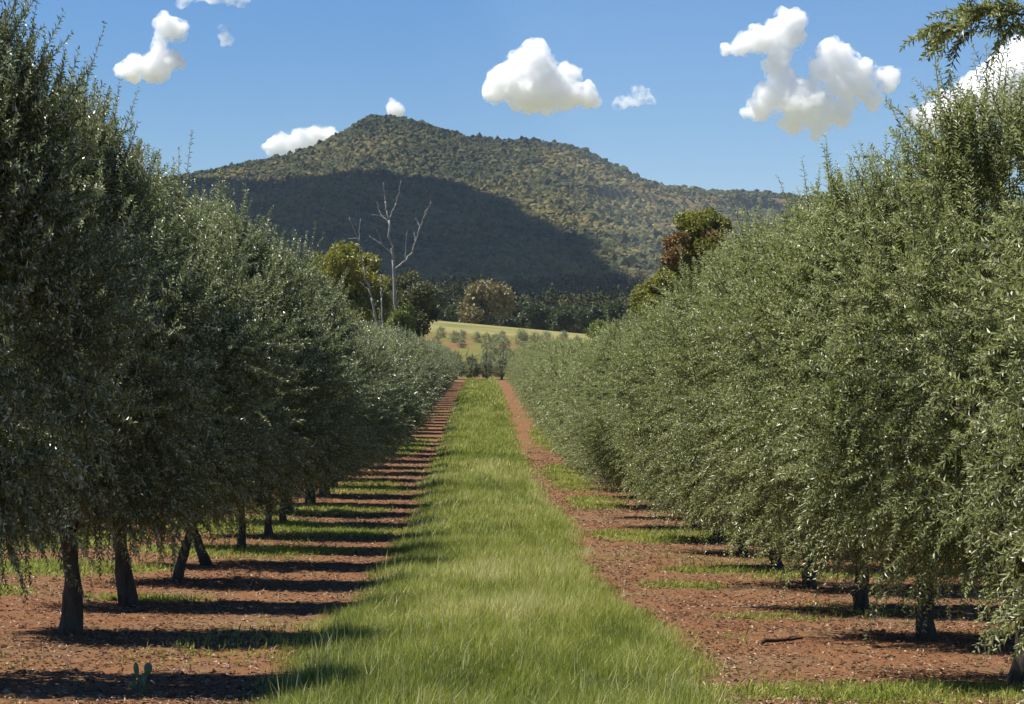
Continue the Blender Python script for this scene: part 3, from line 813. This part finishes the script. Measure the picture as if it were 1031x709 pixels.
# small prickly pear at lower left
D = 17.6; X = W(145, 0, D)[0]; z = float(groundfine(X, D))
o = thing('prickly_pear', 'little cactus with flat oval green pads standing in the shadow at the bottom left', 'cactus', (X, D, z))
mc, nt, out = new_mat('cactus_pad')
tc = nt.nodes.new('ShaderNodeTexCoord')
c = ramp(nt, [(.4, (.09, .14, .045)), (.7, (.17, .23, .08))], noise_node(nt, 25, 4, .6, tc.outputs['Object']))
b = nt.nodes.new('ShaderNodeBsdfPrincipled'); b.inputs['Roughness'].default_value = .5
nt.links.new(c, b.inputs['Base Color']); nt.links.new(b.outputs[0], out.inputs[0])
def pad(cx, cz, w, h, rot, yaw, name='pad'):
    V = iv * np.array([w, .016, h]); V[:, 0] *= 1 + .25 * (V[:, 2] / h)
    V[:, 2] += h
    cr, sr = math.cos(rot), math.sin(rot)
    V = np.stack([V[:, 0] * cr + V[:, 2] * sr, V[:, 1], -V[:, 0] * sr + V[:, 2] * cr], 1)
    cy, sy = math.cos(yaw), math.sin(yaw)
    V = np.stack([V[:, 0] * cy - V[:, 1] * sy, V[:, 0] * sy + V[:, 1] * cy, V[:, 2]], 1) + [cx, 0, cz]
    acc = Acc(); acc.add(V, jf); p = link(name, acc.mesh(name, mc, True), o)
    pass; md = p.modifiers.new('s', 'SUBSURF'); md.levels = 1; md.render_levels = 2
acc = Acc(); tube(acc, [(0, 0, -.03), (.005, 0, .06), (0, 0, .12)], [.014, .012, .012], 7)
link('stem', acc.mesh('stem', mc, True), o)
pad(-.035, .10, .017, .048, -.12, .5); pad(.022, .11, .027, .042, .16, -.3); pad(-.045, .035, .022, .030, -.5, .3)
acc = Acc(); tube(acc, [(0, 0, .05), (-.02, 0, .09), (-.035, 0, .12)], [.009, .008, .007], 6)
tube(acc, [(0, 0, .05), (.012, 0, .09), (.02, 0, .13)], [.009, .008, .007], 6); link('stem', acc.mesh('stem', mc, True), o)
o.scale = (1.2, 1.2, 1.25)
# ------------------------------------------------------------------ sun, sky, clouds, haze
SUN_EL = math.radians(63)
sd = np.array([-1, .16, 0]); sd = sd / np.linalg.norm(sd)
S = np.array([sd[0] * math.cos(SUN_EL), sd[1] * math.cos(SUN_EL), math.sin(SUN_EL)])  # towards the sun
sun = bpy.data.lights.new('sun', 'SUN'); sun.energy = 4.8; sun.angle = math.radians(.53); sun.color = (1, .965, .905)
so = bpy.data.objects.new('sun', sun); col.objects.link(so)
so.rotation_euler = Vector(S).to_track_quat('Z', 'Y').to_euler(); so.location = (0, 0, 60)
w = bpy.data.worlds.new('World'); scene.world = w; w.use_nodes = True
nt = w.node_tree; bg = nt.nodes['Background']
sky = nt.nodes.new('ShaderNodeTexSky'); sky.sky_type = 'NISHITA'; sky.sun_disc = False
sky.sun_elevation = SUN_EL; sky.sun_rotation = math.atan2(S[0], S[1])
sky.air_density = 1.0; sky.dust_density = .1; sky.ozone_density = 2.5; sky.altitude = 400
hs = nt.nodes.new('ShaderNodeHueSaturation'); hs.inputs['Saturation'].default_value = 1.3
nt.links.new(sky.outputs[0], hs.inputs['Color'])
nt.links.new(mix(hs.outputs[0], (.80, .90, 1.12), 1.0, 'MULTIPLY'), bg.inputs[0]); bg.inputs[1].default_value = .052

def volmat(name, dens, ani=.2, colr=(1, 1, 1), torn=None):
    m, nt, out = new_mat(name)
    v = nt.nodes.new('ShaderNodeVolumePrincipled')
    v.inputs['Color'].default_value = (*colr, 1); v.inputs['Density'].default_value = dens; v.inputs['Anisotropy'].default_value = ani
    if torn:
        tc = nt.nodes.new('ShaderNodeTexCoord'); f = noise_node(nt, torn[0], 6, .62, tc.outputs['Object'])
        mr = nt.nodes.new('ShaderNodeMapRange'); mr.inputs['From Min'].default_value = torn[1]; mr.inputs['From Max'].default_value = torn[2]
        mr.inputs['To Min'].default_value = 0; mr.inputs['To Max'].default_value = dens
        nt.links.new(f, mr.inputs['Value']); nt.links.new(mr.outputs[0], v.inputs['Density'])
        m.cycles.volume_step_rate = .25
    nt.links.new(v.outputs[0], out.inputs['Volume'])
    return m
M_core = volmat('cloud_core_vapour', .05, 0.0)
M_cloud = volmat('cloud_vapour', .085, 0.0, torn=(.024, .44, .68))
M_wisp = volmat('wisp_vapour', .05, 0.0, torn=(.03, .45, .66))
CD = 7000.0
def lumpy(blobs, base, mat, seed, grow, amp, name, parent=None):
    r = random.Random(seed); acc = Acc()
    for (px, py, rr) in blobs:
        w_ = W(px, py, CD); R = rr / F * CD * grow
        if R < 6: continue
        acc.add(iv * np.array([R, R * .9, R]) + (w_ - base) + [0, r.uniform(-.4, .4) * rr / F * CD, 0], jf)
    if not acc.V: return None
    o = link(name, acc.mesh(name, mat, True), parent, None if parent else base)
    md = o.modifiers.new('remesh', 'REMESH'); md.mode = 'VOXEL'; md.voxel_size = 5.0
    dg = bpy.context.evaluated_depsgraph_get(); ev = o.evaluated_get(dg)
    m2 = bpy.data.meshes.new_from_object(ev); o.modifiers.clear(); o.data = m2
    m2.materials.clear(); m2.materials.append(mat)
    n = len(m2.vertices); co = np.empty(n * 3, np.float32); m2.vertices.foreach_get('co', co); co = co.reshape(-1, 3).astype(float)
    no = np.empty(n * 3, np.float32); m2.vertices.foreach_get('normal', no); no = no.reshape(-1, 3).astype(float)
    q = co + seed * 131
    d = fbm(q[:, 0] / 55, q[:, 1] / 55, q[:, 2] / 55, seed=seed, oct=2) * 16 + 14 * fbm(q[:, 0] / 22, q[:, 1] / 22, q[:, 2] / 22, seed=seed + 5, oct=3)
    co = co + no * (d * amp)[:, None]
    m2.vertices.foreach_set('co', co.astype(np.float32).ravel()); m2.update()
    return o
def cloud(label, blobs, mat, seed, disp=.35):
    base = W(np.mean([b[0] for b in blobs]), np.mean([b[1] for b in blobs]), CD)
    r = random.Random(seed); kids = []
    for (px, py, rr) in blobs:
        for q in range(6):
            a = r.uniform(-.6, math.pi + .6); kids.append((px + math.cos(a) * rr * .8, py - math.sin(a) * rr * .8, rr * r.uniform(.22, .45)))
    o = lumpy(list(blobs) + kids, base, mat, seed, 1.22, 1.0 if disp > .25 else .5, 'cumulus_cloud')
    if mat is M_cloud: lumpy(list(blobs) + kids, base, M_core, seed, .90, .8, 'cloud_core', o)
    tag(o, label, 'cloud', 'small white clouds in the blue sky'); return o
cloud('big white cloud with a pointed top floating over the middle of the mountain', [(541, 60, 17), (541, 48, 9), (525, 72, 17), (510, 85, 17), (498, 93, 11), (530, 92, 20), (552, 88, 22), (570, 78, 14), (572, 95, 16), (590, 98, 12), (600, 103, 6), (494, 88, 7)], M_cloud, 1)
cloud('thin torn wisp just right of the big central cloud', [(626, 105, 6), (634, 101, 6), (642, 97, 8), (652, 97, 6), (659, 101, 5)], M_wisp, 2, .3)
cloud('white cloud shaped like a boot in the upper left sky', [(165, 24, 9), (176, 30, 12), (164, 34, 8), (162, 48, 8), (160, 58, 11), (172, 62, 11), (182, 66, 7), (150, 70, 11), (135, 72, 12), (124, 72, 8), (160, 70, 10)], M_cloud, 3, .3)
cloud('faint cloud cut by the top edge at upper left', [(185, 0, 8), (200, -2, 8), (215, -5, 10), (232, -4, 9), (245, -1, 7)], M_wisp, 4, .3)
cloud('tiny faint wisp right of the boot shaped cloud', [(226, 36, 5), (229, 42, 6), (224, 30, 4)], M_wisp, 5, .3)
cloud('low white cloud peeking over the left shoulder of the mountain', [(276, 150, 10), (285, 141, 9), (296, 145, 12), (308, 142, 10), (320, 138, 9), (330, 136, 7), (300, 155, 12)], M_cloud, 6, .3)
cloud('tiny white cloud tuft behind the mountain summit', [(394, 106, 6), (398, 111, 7), (393, 101, 3.5)], M_cloud, 7, .2)
cloud('largest white cloud, lumpy and spread out in the upper right sky', [(795, 22, 15), (785, 30, 14), (765, 40, 13), (748, 44, 11), (732, 48, 7), (800, 38, 12), (783, 50, 9), (782, 66, 12), (790, 82, 17), (775, 95, 15), (766, 108, 12),
      (800, 100, 22), (820, 108, 20), (800, 122, 13), (825, 125, 12), (845, 116, 13), (838, 55, 15), (830, 68, 14), (850, 62, 16), (862, 76, 14), (872, 68, 10), (852, 88, 14), (888, 76, 9), (900, 74, 9), (894, 88, 8), (882, 98, 8), (880, 108, 6), (750, 112, 5), (845, 85, 14), (868, 86, 12), (880, 90, 9), (850, 104, 12), (815, 88, 10), (790, 55, 9)], M_cloud, 8, .3)
cloud('white cloud low behind the leaves at the right edge', [(925, 122, 11), (940, 118, 14), (960, 110, 18), (985, 98, 22), (1010, 82, 26), (1035, 64, 28), (1030, 100, 26), (980, 125, 14), (1055, 90, 28)], M_cloud, 9)
cloud('small white cloud low between the near left olive tops', [(118, 168, 10), (128, 160, 8), (138, 164, 7), (110, 174, 12)], M_cloud, 10, .3)

# broad cloud overhead (above the frame) whose shadow lies on the mountain
def hit(px, py):
    for D in np.arange(1160, 3600, 4.0):
        p = W(px, py, D)
        if hill(np.array(p[0]), np.array(D)) > p[2]: return p
    return W(px, py, 2990)
edge = [(60, 180), (150, 184), (215, 181), (255, 184), (300, 178), (345, 176), (400, 178), (445, 181), (480, 191), (510, 204), (535, 219), (560, 231), (585, 245), (615, 267), (645, 290), (665, 308)]
HC = 1500.0
pts = [hit(*e_) for e_ in edge]
poly = [p + S * (HC - p[2]) / S[2] for p in pts]
near = [np.array(W(655, 330, 900)), np.array(W(60, 330, 900)), ]
near = [p + S * (HC - p[2]) / S[2] for p in near]
poly = np.array([q[:2] for q in poly] + [q[:2] for q in near])
x0, y0 = poly.min(0) - 60; x1, y1 = poly.max(0) + 60
gs = 16.0
xs = np.arange(x0, x1, gs); ys = np.arange(y0, y1, gs)
X, Y = np.meshgrid(xs, ys)
def sdf(X, Y, P):
    d = np.full(X.shape, 1e18); ins = np.zeros(X.shape, bool); n = len(P)
    for i in range(n):
        a = P[i]; b_ = P[(i + 1) % n]; e_ = b_ - a
        t = np.clip(((X - a[0]) * e_[0] + (Y - a[1]) * e_[1]) / (e_ @ e_ + 1e-9), 0, 1)
        d = np.minimum(d, (X - a[0] - e_[0] * t)**2 + (Y - a[1] - e_[1] * t)**2)
        c_ = ((a[1] > Y) != (b_[1] > Y)) & (X < (b_[0] - a[0]) * (Y - a[1]) / (b_[1] - a[1] + 1e-12) + a[0])
        ins ^= c_
    return np.where(ins, np.sqrt(d), -np.sqrt(d))
dd = sdf(X, Y, poly) + 15 * fbm(X / 60, Y / 60, seed=91)
inside = dd > 0
nx = len(xs); idx = -np.ones(X.shape, int); idx[inside] = np.arange(inside.sum())
th = np.sqrt(np.clip(dd[inside], 0, 200)) * 7 * (1 + .5 * fbm(X[inside] / 90, Y[inside] / 90, seed=92))
Vt = np.stack([X[inside], Y[inside], HC + th + 2], 1); Vb = np.stack([X[inside], Y[inside], HC - th * .15 - 1], 1)
N = len(Vt); F4 = []
a = idx[:-1, :-1]; b_ = idx[:-1, 1:]; c_ = idx[1:, 1:]; d_ = idx[1:, :-1]
ok = (a >= 0) & (b_ >= 0) & (c_ >= 0) & (d_ >= 0)
q = np.stack([a[ok], b_[ok], c_[ok], d_[ok]], 1)
F4 = [q, q[:, ::-1] + N]
from collections import Counter
ed = Counter()
for f in q:
    for k in range(4): ed[(f[k], f[(k + 1) % 4])] += 1
side = [(u, v) for (u, v) in ed if (v, u) not in ed]
F4.append(np.array([(v, u, u + N, v + N) for (u, v) in side]))
mcl, nt, out = new_mat('cloud_white')
b = nt.nodes.new('ShaderNodeBsdfPrincipled'); b.inputs['Base Color'].default_value = (.85, .85, .86, 1); b.inputs['Roughness'].default_value = 1
nt.links.new(b.outputs[0], out.inputs[0])
tag(link('broad_cloud', make_mesh('broad_cloud', np.concatenate([Vt, Vb]), np.concatenate(F4), smooth=True, mats=[mcl])),
    'broad white cloud high above the mountain that casts the dark shadow on its slopes', 'cloud')

# haze
HZ = True
if HZ:
    x0, x1, y0, y1, z0, z1 = -2600, 2600, -200, 4700, -8, 345
    V = [(x, y, z) for z in (z0, z1) for y in (y0, y1) for x in (x0, x1)]
    Q = [(0, 2, 3, 1), (4, 5, 7, 6), (0, 1, 5, 4), (2, 6, 7, 3), (0, 4, 6, 2), (1, 3, 7, 5)]
    hz_ = link('haze', make_mesh('haze', V, Q, mats=[volmat('haze_air', .000045, .0, (.72, .86, 1))]))
    tag(hz_, kind='stuff', label='thin blue haze over the valley')

# ------------------------------------------------------------------ camera & render
cam = bpy.data.cameras.new('camera'); co_ = bpy.data.objects.new('camera', cam); col.objects.link(co_)
cam.lens = 36 * F / 1031; cam.sensor_width = 36; cam.clip_end = 40000; cam.clip_start = .1
co_.location = (0, 0, EYE)
yaw = math.atan((515.5 - VX) / F); pitch = math.atan((VY - 354.5) / F)
co_.rotation_euler = (math.pi / 2 + pitch, 0, -yaw)
scene.camera = co_
scene.view_settings.view_transform = 'Standard'; scene.view_settings.look = 'None'
scene.view_settings.exposure = .95; scene.view_settings.gamma = 1
scene.render.engine = 'CYCLES'
cy = scene.cycles
cy.use_denoising = True
cy.max_bounces = 32; cy.diffuse_bounces = 3; cy.glossy_bounces = 2; cy.transmission_bounces = 3; cy.volume_bounces = 32; cy.transparent_max_bounces = 8
cy.sample_clamp_indirect = 4
cy.use_fast_gi = False
